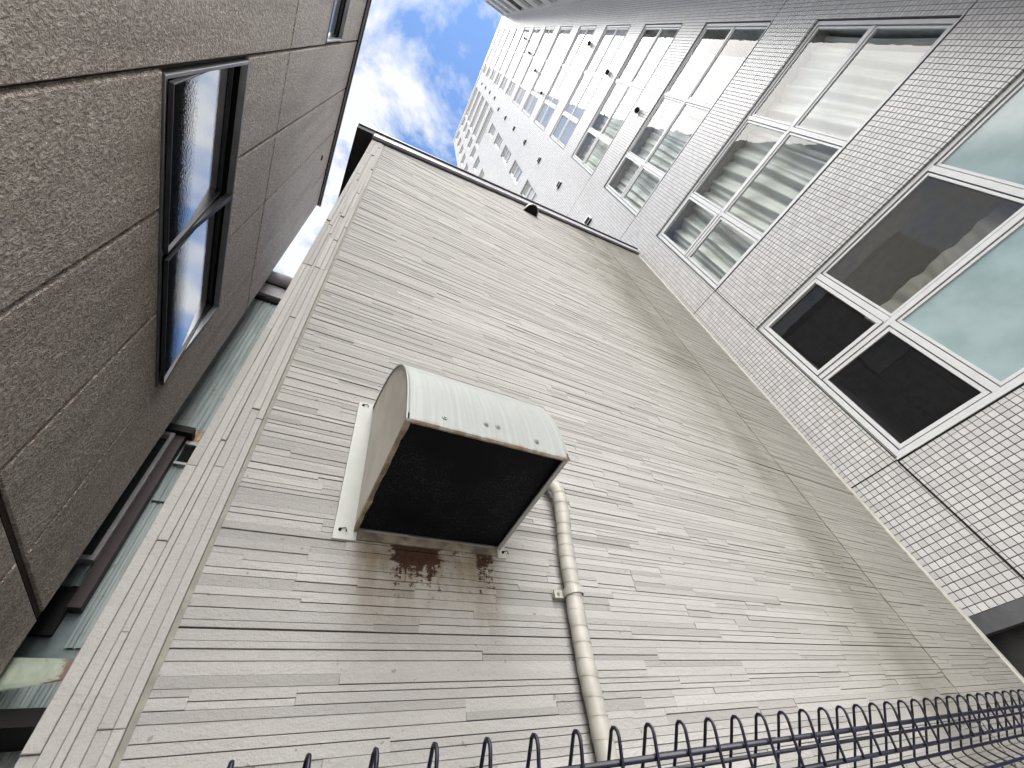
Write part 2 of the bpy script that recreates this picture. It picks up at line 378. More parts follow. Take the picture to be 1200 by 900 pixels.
# backing sheet and the dark seams
s = MB().add([(XI, WY + .003, GZ), (XE - .01, WY + .003, GZ), (XE - .01, WY + .003, roofz(XE)), (XI, WY + .003, roofz(XI))], [(0, 1, 2, 3)])
part(house, 'wall_backing', s, 'seam')
fnF = lambda u, v, w_: (u, w_, v)        # facing the street (-Y)
SEAM = 3.342
pieces = []
z = GZ + .10; hj = [.385 + 1.2 * k for k in range(-1, 6)]
while z < 7.0:
    h = rnd.choice((.0345, .037, .0395, .042, .0445))
    for j in hj:
        if z < j - .004 < z + h + .016: h = j - z
    cuts = [XS]; cdep = rnd.choice((.0042, .0048, .0056)); x = XS - rnd.uniform(0, .4)
    while x < XR:
        x += rnd.choice((.14, .2, .27, .35, .45, .6)) * rnd.uniform(.85, 1.15)
        if XS + .03 < x < XR - .03 and abs(x - SEAM) > .05: cuts.append(x)
    cuts += [SEAM, XR]; cuts.sort()
    runs = [[], []]                       # lower and upper boards: neighbours with the same split join into longer ones
    for k in range(len(cuts) - 1):
        sp_ = rnd.choice((.40, .40, .46, .54, .60, .60)) if h > .026 else 1.0
        for q in (0, 1):
            if q == 1 and sp_ == 1.0: continue
            if runs[q] and runs[q][-1][2] == sp_ and cuts[k] != SEAM and rnd.random() < .8: runs[q][-1][1] = cuts[k + 1]
            else: runs[q].append([cuts[k], cuts[k + 1], sp_])
    for q in (0, 1):
        for a, b_, sp_ in runs[q]:
            z0_, z1_ = (z, z + h * sp_) if q == 0 else (z + h * sp_, z + h)
            if z0_ > roofz(b_) - .004: continue
            ga = .0085 if a == SEAM else 0; gb = .0085 if b_ == SEAM else 0
            dep = cdep + rnd.choice((-.0014, 0, 0, .0010, .0020))
            gap = .0034 if any(abs(z0_ - j) < .004 for j in hj) else (rnd.uniform(.0001, .0005) if rnd.random() < .3 else rnd.uniform(.0011, .0021))
            tone = min(1, max(0, rnd.gauss(.66, .17))) if rnd.random() < .82 else rnd.uniform(.05, .3)
            pieces.append((a + ga, b_ - gb, z0_ + gap, z1_, dep, tone))
    z += h
sz = [(area([(p[0], WY, p[2]), (p[1], WY, p[2]), (p[1], WY, p[3]), (p[0], WY, p[3])]), i) for i, p in enumerate(pieces)]
big = set(i for a_, i in sorted(sz, reverse=True)[:300])
rest = MB()
for i, (a, b_, za, zb, dep, tone) in enumerate(pieces):
    mb = MB() if i in big else rest
    if i not in big and za > roofz(a) - .06:           # trimmed under the raking roof
        t0, t1 = min(zb, roofz(a)), min(zb, roofz(b_)); t0 = max(t0, za + .0005)
        mb.add([(a, WY + .003, za), (b_, WY + .003, za), (b_, WY + .003, t1), (a, WY + .003, t0), (a, WY - dep, za), (b_, WY - dep, za), (b_, WY - dep, t1), (a, WY - dep, t0)],
               [(4, 5, 6, 7), (0, 1, 5, 4), (1, 2, 6, 5), (2, 3, 7, 6), (3, 0, 4, 7)], tone)
    else: mb.plate(fnF, a, b_, za, zb, WY + .003, WY - dep, .0005, tone)
    if i in big: part(house, 'siding_board', mb, 'siding')
part(house, 'siding_boards', rest, 'siding', kind='stuff')
part(house, 'seam_gasket', MB().box((SEAM - .0078, WY - .0015, GZ), (SEAM + .0078, WY + .0028, roofz(SEAM) - .004)), 'joint_black')
# vertical corner boards
cz = [GZ, 2.01, 2.944, 3.984, 4.42, roofz(XL)]
strips = [XL, XL + .024, XL + .045, XL + .058, XL + .081, XL + .103, XI]
for k in range(len(strips) - 1):
    a, b_ = strips[k], strips[k + 1]; zc = GZ + .05
    while zc < 5.0:
        nz = zc + rnd.uniform(.3, .8)
        for j in cz[1:]:
            if zc < j - .01 < nz + .12: nz = j
        nz = min(nz, roofz(a)); jt = any(abs(nz - j) < .003 for j in cz)
        part(house, 'corner_board', MB().plate(fnF, a + .0003, b_ - .0003, zc + .0004, nz - (.0022 if jt else .0004), WY + .004, WY - rnd.choice((.004, .007, .010, .012)), .0012, min(1, max(0, rnd.gauss(.6, .18)))), 'corner_siding')
        zc = nz
        if zc >= roofz(a) - .01: break
part(house, 'corner_backing', MB().add([(XL + .001, WY + .0025, GZ), (XI, WY + .0025, GZ), (XI, WY + .0025, roofz(XI)), (XL + .001, WY + .0025, roofz(XL))], [(0, 1, 2, 3)]), 'seam')
part(house, 'sealant_joint', MB().box((XI + .0004, WY - .001, GZ), (XS - .0004, WY + .004, roofz(XI))), 'caulk')
part(house, 'edge_trim', MB().plate(fnF, XR + .002, XE, GZ, roofz(XR), WY + .05, WY - .014, .002), 'trim')
# roof: sheet, fascia, flashing, soffit over the alley
def rake(mb, xa, xb, ya, yb, lo, hi, mi=0):
    v = [(xa, ya, roofz(xa) + lo), (xb, ya, roofz(xb) + lo), (xb, yb, roofz(xb) + lo), (xa, yb, roofz(xa) + lo),
         (xa, ya, roofz(xa) + hi), (xb, ya, roofz(xb) + hi), (xb, yb, roofz(xb) + hi), (xa, yb, roofz(xa) + hi)]
    return mb.add(v, [(0, 3, 2, 1), (4, 5, 6, 7), (0, 1, 5, 4), (1, 2, 6, 5), (2, 3, 7, 6), (3, 0, 4, 7)], .5, mi)
roof = part(house, 'roof', rake(MB(), XL - .165, XE + .01, 1.052, 6.1, .165, .20), 'roof_edge')
part(roof, 'fascia', rake(MB(), XL - .004, XE - .002, 1.072, WY - .002, .012, .163), 'fascia')
part(roof, 'flashing', rake(MB(), XL - .002, XE - .004, 1.095, WY + .02, -.012, .0105), 'roof_edge')
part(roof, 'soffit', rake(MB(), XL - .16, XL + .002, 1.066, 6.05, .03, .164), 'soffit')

# ------------------------------------------------------------------ exhaust hood on the house
HX0, HX1, HYF, HZF, HZB, HZT = .203, .674, .672, .688, .640, 1.142
hood = thing('exhaust_hood', 'pale grey rounded metal exhaust hood jutting from the white siding', 'vent hood', (.44, WY, .62))
prof = []
for k in range(25):
    an = math.pi / 2 * k / 24; n = 2 / 2.25
    prof.append((WY - .012 - (WY - .012 - HYF) * math.sin(an) ** n, HZF + .02 + (HZT - HZF - .02) * math.cos(an) ** n))
prof.append((HYF, HZF))
sh = MB(); vs = []; fs = []; T = .0025
for x in (HX0 - .004, HX1 + .004):
    vs += [(x, y, z) for y, z in prof]
n = len(prof)
for k in range(n - 1): fs.append((k, k + 1, n + k + 1, n + k))
cy, czc = WY, HZF
vin = [(x, y + (cy - y) * .012, z - .004) for x, y, z in vs]; o2 = len(vs)
vs2 = vs + vin
for k in range(n - 1): fs.append((o2 + k, o2 + n + k, o2 + n + k + 1, o2 + k + 1))
fs += [(n - 1, 2 * n - 1, o2 + 2 * n - 1, o2 + n - 1)]
for k in range(n - 1): fs += [(k, o2 + k, o2 + k + 1, k + 1), (n + k, n + k + 1, o2 + n + k + 1, o2 + n + k)]
shell = part(hood, 'curved_cover', sh.add(vs2, fs), 'hood_paint', smooth=True)
md = shell.modifiers.new('edge', 'EDGE_SPLIT'); md.split_angle = math.radians(40)
for x in (HX0, HX1 - .004):
    sp_ = MB(); pv = [(y, z) for y, z in prof] + [(WY - .012, HZB)]
    a = [(x, y, z) for y, z in pv]; b_ = [(x + .004, y, z) for y, z in pv]; k_ = len(pv)
    f = [tuple(range(k_)), tuple(reversed(range(k_, 2 * k_)))] + [(i, (i + 1) % k_, k_ + (i + 1) % k_, k_ + i) for i in range(k_)]
    sd_ = part(hood, 'side_panel', sp_.add(a + b_, f), 'hood_side')
    # folded lip along the lower edge of the side
    lip = MB(); inn = .009 if x == HX0 else -.013; xo = x if x == HX0 else x + .004
    segs = 26; up = []; 
    for i in range(segs + 1):
        q = i / segs; y = HYF + .004 + (WY - .014 - HYF) * q; zz = HZF + (HZB - HZF) * q
        wv = .002 * math.sin(i * 1.1) * math.sin(i * .37 + 1) + rnd.uniform(-.0012, .0012) if x == HX0 else 0
        up.append(((xo + (-.001 if x == HX0 else .001), y, zz + .012), (xo + (-.001 if x == HX0 else .001), y, zz - .002), (xo + inn + wv, y, zz - .002), (xo + inn + wv, y, zz + .003)))
    vv = [p for q in up for p in q]; ff = []
    for i in range(segs):
        for j in range(4):
            j2 = (j + 1) % 4; ff.append((i * 4 + j, i * 4 + j2, i * 4 + 4 + j2, i * 4 + 4 + j))
    ff += [(0, 1, 2, 3), tuple(segs * 4 + j for j in range(4))]
    part(sd_, 'folded_lip', lip.add(vv, ff), 'rust_lip' if x == HX0 else 'flange')
# front lip
part(hood, 'front_lip', MB().box((HX0 + .002, HYF + .004, HZF - .003), (HX1 - .002, HYF + .011, HZF + .002)), 'rust_lip')
# dark filter screen up inside the hood
ms = MB(); zi = .010
ms.add([(HX0 + .006, HYF + .02, HZF + zi), (HX1 - .006, HYF + .02, HZF + zi), (HX1 - .006, WY - .015, HZB + zi), (HX0 + .006, WY - .015, HZB + zi)], [(0, 1, 2, 3)])
part(hood, 'filter_screen', ms, 'hood_mesh')
for (a, b_, c, d) in ((.148, HX0 + .01, .612, 1.158), (HX1 - .01, .694, .612, 1.158)):
    part(hood, 'flange', MB().plate(fnF, a, b_, c, d, WY + .002, WY - .0125, .0012), 'flange')
part(hood, 'lower_flange', MB().plate(fnF, HX0 + .0105, HX1 - .0105, .618, HZB + .004, WY + .002, WY - .0115, .0012), 'sooty_metal')
def yfront(z):
    for (ya, za), (yb, zb) in zip(prof, prof[1:]):
        if zb <= z <= za: return ya + (yb - ya) * (za - z) / max(1e-6, za - zb)
    return HYF
for x, z in ((.297, .722), (.416, .738), (.452, .740), (.572, .722)):
    bt = MB(); y = yfront(z)
    bt.tube([(x, y + .002, z), (x, y - .0025, z)], .0078, 14); bt.tube([(x, y - .0024, z), (x, y - .005, z)], .0040, 6)
    part(hood, 'bolt', bt, 'bolt')
for x, z in ((.165, .64), (.165, 1.14), (.684, .632)):
    bt = MB(); bt.tube([(x, WY - .012, z), (x, WY - .016, z)], .0045, 10)
    bt.tube([(x - .004, WY - .0165, z), (x + .014, WY - .018, z + .004), (x + .018, WY - .018, z - .006)], .0015, 6)
    part(hood, 'fixing_screw', bt, 'flat_black')

# ------------------------------------------------------------------ taped pipe beside the hood
pipe = thing('insulated_pipe', 'cream taped pipe running down the white wall right of the hood', 'pipe', (.89, 1.08, GZ))
ctl = [(.90, WY + .01, .945), (.918, 1.085, .938), (.938, 1.058, .905), (.944, 1.055, .86), (.940, 1.062, .78), (.928, 1.068, .69), (.918, 1.072, .60), (.912, 1.074, .52), (.902, 1.075, .42), (.894, 1.075, .30), (.891, 1.075, .15), (.89, 1.075, -.2), (.89, 1.075, -.8), (.89, 1.075, GZ + .01)]
def spline(P, n):
    out = []
    for i in range(len(P) - 1):
        p = [Vector(P[max(i - 1, 0)]), Vector(P[i]), Vector(P[i + 1]), Vector(P[min(i + 2, len(P) - 1)])]
        for k in range(n):
            q = k / n; out.append(.5 * ((2 * p[1]) + (p[2] - p[0]) * q + (2 * p[0] - 5 * p[1] + 4 * p[2] - p[3]) * q * q + (3 * p[1] - p[0] - 3 * p[2] + p[3]) * q ** 3))
    return out + [Vector(P[-1])]
cl = spline(ctl, 24)
dist = [0]
for a, b_ in zip(cl, cl[1:]): dist.append(dist[-1] + (b_ - a).length)
# each turn of tape overlaps the one below: a small sawtooth in the radius
tp = .043
part(pipe, 'taped_sleeve', MB().tube(cl, [.0266 + .0009 * ((d / tp) % 1) + .0007 * math.sin(d * 37) + .0005 * math.sin(d * 91) for d in dist], 20), 'tape', smooth=True)
k = 1
while k * tp < dist[-1] - .9:
    i = next(i for i, d in enumerate(dist) if d >= k * tp); c0 = cl[i]; d_ = (cl[min(i + 1, len(cl) - 1)] - cl[i - 1]).normalized()
    a_ = d_.cross(Vector((1, 0, 0))).normalized(); bb = d_.cross(a_); tilt = rnd.uniform(.10, .22)
    ring = [tuple(c0 + (a_ * math.cos(q) + bb * math.sin(q)) * .0277 + d_ * .0277 * tilt * math.cos(q + .6)) for q in [2 * math.pi * j / 20 for j in range(21)]]
    part(pipe, 'tape_edge', MB().tube(ring, .0007, 5), 'tape_edge'); k += 1
cp = MB(); c0 = Vector((.911, 1.074, .505))
for k in range(24):
    a0, a1 = 2 * math.pi * k / 24, 2 * math.pi * (k + 1) / 24
    q = []
    for an in (a0, a1):
        for r_, zz in ((.030, -.011), (.0335, -.011), (.0335, .011), (.030, .011)): q.append((c0.x + r_ * math.cos(an), c0.y + r_ * math.sin(an), c0.z + zz))
    cp.add(q, [(0, 1, 5, 4), (1, 2, 6, 5), (2, 3, 7, 6), (3, 0, 4, 7)])
cp.box((c0.x - .062, c0.y + .018, c0.z - .012), (c0.x - .028, c0.y + .024, c0.z + .012))
cp.box((c0.x - .060, c0.y + .024, c0.z - .006), (c0.x - .050, WY, c0.z + .006))
clp = part(pipe, 'clamp', cp, 'clamp')
part(clp, 'screw', MB().tube([(c0.x - .048, c0.y + .018, c0.z), (c0.x - .048, c0.y + .014, c0.z)], .005, 10), 'bolt')
part(pipe, 'wall_sleeve', MB().tube([(.90, WY - .012, .945), (.90, WY + .003, .945)], .040, 20), 'clamp')

# ------------------------------------------------------------------ small round vent under the roof edge
vx, vz, vr = 1.80, 5.50, .105
vent = thing('vent_cap', 'small white half-round vent cap just below the roof edge', 'vent cap', (vx, WY, vz - vr))
d = MB(); vs = []; fs = []; nu, nv = 14, 7
for j in range(nv + 1):
    ph = math.pi / 2 * j / nv
    for i in range(nu + 1):
        th = math.pi * i / nu; vs.append((vx - vr * math.cos(th) * math.cos(ph) if j < nv else vx, WY - .006 - .13 * math.sin(ph), vz - .04 + (vr * 1.1 * math.sin(th) * math.cos(ph) if j < nv else 0)))
for j in range(nv):
    for i in range(nu): fs.append((j * (nu + 1) + i, j * (nu + 1) + i + 1, (j + 1) * (nu + 1) + i + 1, (j + 1) * (nu + 1) + i))
cap = part(vent, 'cap', d.add(vs, fs), 'vent_white', smooth=True)
sm = cap.modifiers.new('thick', 'SOLIDIFY'); sm.thickness = .006
part(vent, 'dark_opening', MB().add([(vx - vr * .93, WY - .008, vz - .036), (vx + vr * .93, WY - .008, vz - .036), (vx + vr * .6, WY - .095, vz - .036), (vx, WY - .115, vz - .036), (vx - vr * .6, WY - .095, vz - .036)], [(0, 1, 2, 3, 4)]), 'flat_black')
part(vent, 'base_flange', MB().box((vx - vr - .014, WY - .0095, vz - .052), (vx + vr + .014, WY - .003, vz - .043)), 'roof_edge')

# ------------------------------------------------------------------ left building, sprayed stucco panels
LX = -.88
lb = thing('stucco_building', 'brown stucco-panelled building with blue sky mirrored in its patterned windows', 'building', (-4.5, .75, GZ))
YC = [-1.78, -1.18, -.58, .02, .62, 1.22, 1.82, 2.42, 3.02]
ZC = [GZ + .05, 1.078, 4.05, 7.50]
W1 = (.636, 2.425, 2.185, 3.175); W2 = (-1.18, .597, 5.32, 6.19)
bd = MB(); bx = LX - .022
ycs = sorted(set(YC + [W1[0], W1[1], W2[0], W2[1]])); zcs = sorted(set(ZC + [GZ, W1[2], W1[3], W2[2], W2[3], 7.55]))
def inside(y, z, w): return w[0] < y < w[1] and w[2] < z < w[3]
for a, b_ in zip(ycs, ycs[1:]):
    for c, d in zip(zcs, zcs[1:]):
        if inside((a + b_) / 2, (c + d) / 2, W1) or inside((a + b_) / 2, (c + d) / 2, W2): continue
        bd.add([(bx, a, c), (bx, b_, c), (bx, b_, d), (bx, a, d)], [(0, 1, 2, 3)])
for wv in (W1, W2):     # reveals; head, sill and back painted black for the unlit depth
    a, b_, c, d = wv; xi = bx - .25
    bd.add([(bx, a, c), (bx, b_, c), (xi, b_, c), (xi, a, c)], [(0, 1, 2, 3)], .5, 1); bd.add([(bx, a, d), (bx, b_, d), (xi, b_, d), (xi, a, d)], [(0, 1, 2, 3)], .5, 1)
    bd.add([(bx, a, c), (bx, a, d), (xi, a, d), (xi, a, c)], [(0, 1, 2, 3)]); bd.add([(bx, b_, c), (bx, b_, d), (xi, b_, d), (xi, b_, c)], [(0, 1, 2, 3)])
    bd.add([(xi, a, c), (xi, b_, c), (xi, b_, d), (xi, a, d)], [(0, 1, 2, 3)], .5, 1)
part(lb, 'wall', bd, ['groove', 'flat_black'])
sh_ = MB(); ya, yb = YC[0], YC[-1] - .004
for q in ([(bx, yb, GZ), (-8, yb, GZ), (-8, yb, 7.5), (bx, yb, 7.5)], [(bx, ya, GZ), (-8, ya, GZ), (-8, ya, 7.5), (bx, ya, 7.5)], [(-8, ya, GZ), (-8, yb, GZ), (-8, yb, 7.5), (-8, ya, 7.5)], [(bx, ya, 7.5), (-8, ya, 7.5), (-8, yb, 7.5), (bx, yb, 7.5)]): sh_.add(q, [(0, 1, 2, 3)])
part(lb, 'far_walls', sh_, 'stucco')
fnL = lambda u, v, w_: (w_, u, v)
def panel(a, b_, c, d):
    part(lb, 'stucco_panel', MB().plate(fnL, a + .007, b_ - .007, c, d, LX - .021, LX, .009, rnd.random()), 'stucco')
for i in range(len(YC) - 1):
    a, b_ = YC[i], YC[i + 1]
    for j in range(len(ZC) - 1):
        c, d = ZC[j] + (.016 if j == 1 else .007), ZC[j + 1] - (.016 if j == 0 else .007)
        off = -.03 if j == 0 else 0
        hit = [wv for wv in (W1, W2) if wv[0] - .03 < (a + b_) / 2 < wv[1] + .03 and c < wv[2] < d]
        if hit:
            panel(a, b_, c, hit[0][2] - .003); panel(a, b_, hit[0][3] + .003, d)
        else: panel(a + off, b_ + (off if i < len(YC) - 2 else 0), c, d)
part(lb, 'floor_joint', MB().box((LX - .02, YC[0], 1.065), (LX - .006, YC[-1] - .003, 1.091)), 'wide_joint')
cop = part(lb, 'roof_coping', MB().box((-8.05, YC[0] - .02, 7.53), (LX + .035, YC[-1] + .03, 7.62)), 'gutter')
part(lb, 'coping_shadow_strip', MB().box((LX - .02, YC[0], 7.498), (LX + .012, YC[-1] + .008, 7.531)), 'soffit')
part(cop, 'coping_edge', MB().box((LX + .0345, YC[0] - .02, 7.515), (LX + .046, YC[-1] + .03, 7.60)), 'maroon')
def left_window(wv, mid, tilt, drop):
    a, b_, c, d = wv; fr = MB(); xo, xi = LX + .006, LX - .030; f = .018
    a += .004; b_ -= .004; c += .004; d -= .004
    fr.plate(fnL, a, b_, c, c + f, xi, xo, .002); fr.plate(fnL, a, b_, d - f, d, xi, xo, .002)
    fr.plate(fnL, a, a + f, c + f, d - f, xi, xo - .0005, .002); fr.plate(fnL, b_ - f, b_, c + f, d - f, xi, xo - .0005, .002)
    wn_ = part(lb, 'window', fr, 'alu_grey')
    for k, (p, q) in enumerate(((a + f, mid - .017), (mid + .017, b_ - f))):
        # top-hung sashes standing slightly ajar: the foot swings out, the head drops and leaves a dark gap
        xs = LX - .046; s_ = MB(); g_ = .008; al = math.radians(tilt[k]); zt = d - f - drop[k]; zb = c + f * .3
        def fnS(u, v, w_): return (xs + (w_ - xs) * math.cos(al) + (zt - v) * math.sin(al), u, zt - (zt - v) * math.cos(al) + (w_ - xs) * math.sin(al))
        p += .002; q -= .002
        s_.plate(fnS, p, q, zb, zb + g_, xs - .018, xs, .0015); s_.plate(fnS, p, q, zt - g_, zt, xs - .018, xs, .0015)
        s_.plate(fnS, p, p + g_, zb + g_, zt - g_, xs - .018, xs - .0004, .0015); s_.plate(fnS, q - g_, q, zb + g_, zt - g_, xs - .018, xs - .0004, .0015)
        part(wn_, 'sash', s_, 'bronze')
        part(wn_, 'pane', MB().add([fnS(p + g_, zb + g_, xs - .01), fnS(q - g_, zb + g_, xs - .01), fnS(q - g_, zt - g_, xs - .01), fnS(p + g_, zt - g_, xs - .01)], [(0, 1, 2, 3)]), 'pattern_glass')
    if abs(mid) < 5: part(wn_, 'mullion', MB().plate(fnL, mid - .016, mid + .016, c + f, d - f, LX - .03, xo - .002, .002), 'bronze')
left_window(W1, 1.47, (4.8, 4.8), (.05, .008)); left_window(W2, -.29, (2.2, 2.2), (.01, .01))
part(lb, 'wall_clip', MB().box((LX, 2.02, 6.72), (LX + .012, 2.08, 6.78)), 'soffit')

# ------------------------------------------------------------------ white tiled tower
TX = 4.55; YE, YW = 6.62, -3.46; TOP = 44.3; FP = 3.07
tower = thing('tower_block', 'tall white mosaic-tiled apartment tower with stacked bands of windows', 'building', (9.0, 1.6, GZ))
NF = 14
MAIN = [(-2.655, .69, 1.715 + FP * k, 3.785 + FP * k) for k in range(NF)]
SLIM = [(2.24, 2.81, 1.75 + FP * k, 3.75 + FP * k) for k in range(3, 9)]
BAND = [(1.75, 4.05, 1.75 + FP * k, 3.72 + FP * k) for k in range(9, NF)]
FAR = [(4.2, 4.95, 2.2 + FP * k, 3.72 + FP * k) for k in range(6, NF)] + [(5.4, 6.15, 2.2 + FP * k, 3.72 + FP * k) for k in range(6, NF)]
OPEN = MAIN + SLIM + BAND + FAR
def facade(mb, lines_u, lines_v, opens, fn, mi=0):
    us = sorted(set([round(x, 4) for x in lines_u + [o[0] for o in opens] + [o[1] for o in opens]]))
    vs_ = sorted(set([round(x, 4) for x in lines_v + [o[2] for o in opens] + [o[3] for o in opens]]))
    for a, b_ in zip(us, us[1:]):
        for c, d in zip(vs_, vs_[1:]):
            if any(o[0] < (a + b_) / 2 < o[1] and o[2] < (c + d) / 2 < o[3] for o in opens): continue
            mb.add([fn(a, c, 0), fn(b_, c, 0), fn(b_, d, 0), fn(a, d, 0)], [(0, 1, 2, 3)], .5, mi)
fnT = lambda u, v, w_: (TX + w_, u, v)
def reveals(mb, opens, fn, dep, mi):
    for a, b_, c, d in opens:
        mb.add([fn(a, d, 0), fn(b_, d, 0), fn(b_, d, dep), fn(a, d, dep)], [(0, 1, 2, 3)], .5, mi)
        mb.add([fn(a, c, 0), fn(b_, c, 0), fn(b_, c, dep), fn(a, c, dep)], [(0, 1, 2, 3)], .5, mi)
        mb.add([fn(a, c, 0), fn(a, d, 0), fn(a, d, dep), fn(a, c, dep)], [(0, 1, 2, 3)], .5, mi)
        mb.add([fn(b_, c, 0), fn(b_, d, 0), fn(b_, d, dep), fn(b_, c, dep)], [(0, 1, 2, 3)], .5, mi)
tw = MB(); facade(tw, [YW, YE], [.594, TOP], OPEN, fnT); reveals(tw, OPEN, fnT, .16, 1)
part(tower, 'tiled_wall', tw, ['tile', 'tile_reveal'])
tb = MB()
for q in ([(TX, YE, .594), (14, YE, .594), (14, YE, TOP), (TX, YE, TOP)], [(14, YW, .594), (14, YE, .594), (14, YE, TOP), (14, YW, TOP)],
          [(TX, YW, TOP), (14, YW, TOP), (14, YE, TOP), (TX, YE, TOP)]): tb.add(q, [(0, 1, 2, 3)])
part(tower, 'far_walls', tb, 'tile_wing')
part(tower, 'parapet', MB().box((TX - .05, YW + .002, TOP + .002), (TX + .25, YE + .05, TOP + .35)), 'frame')
# dark base course and plinth below the tiles
part(tower, 'base_course', MB().box((TX - .01, -12, .478), (14, YE - .002, .592)), 'concrete')
part(tower, 'plinth', MB().box((TX + .12, -12, GZ), (14, YE - .004, .477)), 'dark_concrete')
# wing standing forward beside the re-entrant corner
fnW = lambda u, v, w_: (u, YW - w_, v)
WX = 2.6; WOP = [(2.8, 4.36, 1.9 + FP * k, 3.6 + FP * k) for k in range(2, NF)]
wg = MB(); facade(wg, [WX, TX], [.594, 43.3], WOP, fnW); reveals(wg, WOP, fnW, .14, 0)
for q in ([(WX, YW, .594), (WX, -12, .594), (WX, -12, 43.3), (WX, YW, 43.3)], [(WX, YW, 43.3), (TX, YW, 43.3), (TX, -12, 43.3), (WX, -12, 43.3)],
          [(WX, -12, .594), (14, -12, .594), (14, -12, 43.3), (WX, -12, 43.3)]): wg.add(q, [(0, 1, 2, 3)])
part(tower, 'wing_wall', wg, 'tile_wing')
part(tower, 'wing_plinth', MB().box((WX + .05, -11.9, GZ), (TX + .1, YW - .02, .5935)), 'dark_concrete')
for o in WOP:
    f_ = part(tower, 'wing_window', MB().box((o[0], YW - .14, o[2] + .8), (o[1], YW - .11, o[2] + .84)), 'frame')
    part(f_, 'pane', MB().add([(o[0], YW - .13, o[2]), (o[1], YW - .13, o[2]), (o[1], YW - .13, o[3]), (o[0], YW - .13, o[3])], [(0, 1, 2, 3)]), 'dark_glass')
# main windows: frame in six lights, panes as sub-parts
fx = .028
def bars(mb, a, b_, c, d, w_, w0, w1, fn, ch=.002):
    mb.plate(fn, a, b_, c, c + w_, w0, w1, ch); mb.plate(fn, a, b_, d - w_, d, w0, w1, ch)
    mb.plate(fn, a, a + w_, c + w_, d - w_, w0, w1 + .0006, ch); mb.plate(fn, b_ - w_, b_, c + w_, d - w_, w0, w1 + .0006, ch)
def main_window(mbf):
    a, b_, c, d = MAIN[0]; g_ = .006
    bars(mbf, a + g_, b_ - g_, c + g_, d - g_, .045, fx + .07, fx, fnT)
    mc = c + 1.045
    mbf.plate(fnT, a + .06, b_ - .06, mc - .024, mc + .024, fx + .07, fx + .004, .002)
    for y in (-.135, -1.385):
        mbf.plate(fnT, y - .028, y + .028, c + .051, mc - .025, fx + .07, fx + .002, .002); mbf.plate(fnT, y - .028, y + .028, mc + .025, d - .051, fx + .07, fx + .002, .002)
    # opening sashes sit inside the frame of the end column and the upper middle light
    bars(mbf, -.10, b_ - .062, c + .062, mc - .032, .034, fx + .05, fx + .012, fnT); bars(mbf, -.10, b_ - .062, mc + .032, d - .062, .038, fx + .05, fx - .006, fnT)
    bars(mbf, -1.35, -.17, mc + .032, d - .062, .026, fx + .05, fx + .014, fnT); bars(mbf, -1.35, -.17, c + .062, mc - .032, .026, fx + .05, fx + .014, fnT)
    bars(mbf, a + .062, -1.42, mc + .032, d - .062, .026, fx + .05, fx + .014, fnT); bars(mbf, a + .062, -1.42, c + .062, mc - .032, .026, fx + .05, fx + .014, fnT)
fme = MB(); main_window(fme); fmesh = fme.mesh('window', 'frame', BASE[tower.name])
a, b_, c, d = MAIN[0]; mc = c + 1.045
cells = [(-.06, b_ - .1, c + .09, mc - .06), (-.05, b_ - .115, mc + .085, d - .11), (-1.33, -.19, c + .08, mc - .05), (-1.33, -.19, mc + .05, d - .08), (a + .08, -1.44, c + .08, mc - .05), (a + .08, -1.44, mc + .05, d - .08)]
def quadpane(cell, mkey):
    return MB().add([fnT(cell[0], cell[2], fx + .03), fnT(cell[1], cell[2], fx + .03), fnT(cell[1], cell[3], fx + .03), fnT(cell[0], cell[3], fx + .03)], [(0, 1, 2, 3)]).mesh('pane', mkey, BASE[tower.name])
pm = {}
for i, cell in enumerate(cells):
    for key in ('glass', 'screen_glass', 'mesh_glass', 'frosted', 'sky_glass'): pm[i, key] = quadpane(cell, key)
jme = MB(); jme.plate(fnT, MAIN[0][0], MAIN[0][1] + .004, c - .018, c - .001, .05, -.012, .002); jmesh = jme.mesh('sill', 'frame', BASE[tower.name])
def outlines(mb):   # black sealant line round each opening
    a, b_, c, d = MAIN[0]; e = .011
    mb.add([fnT(b_, c, -.0015), fnT(b_ + e, c, -.0015), fnT(b_ + e, d, -.0015), fnT(b_, d, -.0015)], [(0, 1, 2, 3)])
    mb.add([fnT(a, c - .032, -.0016), fnT(b_ + e, c - .032, -.0016), fnT(b_ + e, c - .018, -.0016), fnT(a, c - .018, -.0016)], [(0, 1, 2, 3)])
om = MB(); outlines(om); omesh = om.mesh('sealant_line', 'joint_black', BASE[tower.name])
room = MB(); a, b_, c, d = MAIN[0]
q = [(TX + .165, a - .02, c - .3), (TX + .165, b_ + .02, c - .3), (TX + .165, b_ + .02, d + .05), (TX + .165, a - .02, d + .05)]; qq = [(TX + 3.2, y, z) for x, y, z in q]
room.add(q + qq, [(4, 5, 6, 7), (0, 1, 5, 4), (1, 2, 6, 5), (2, 3, 7, 6), (3, 0, 4, 7)]); rmesh = room.mesh('room_lining', 'room', BASE[tower.name])
for k in range(NF):
    wo_ = bpy.data.objects.new('window', fmesh); col.objects.link(wo_); wo_.parent = tower; wo_.location = (0, 0, FP * k)
    for i in range(6):
        if k == 0: key = ('screen_glass', 'screen_glass', 'frosted', 'mesh_glass', 'frosted', 'frosted')[i]
        elif k < 4: key = 'glass'
        else: key = 'sky_glass'
        po = bpy.data.objects.new('pane', pm[i, key]); col.objects.link(po); po.parent = wo_
    so_ = bpy.data.objects.new('sill', jmesh); col.objects.link(so_); so_.parent = wo_
    lo = bpy.data.objects.new('sealant_line', omesh); col.objects.link(lo); lo.parent = wo_
    ro = bpy.data.objects.new('room_lining', rmesh); col.objects.link(ro); ro.parent = tower; ro.location = (0, 0, FP * k)
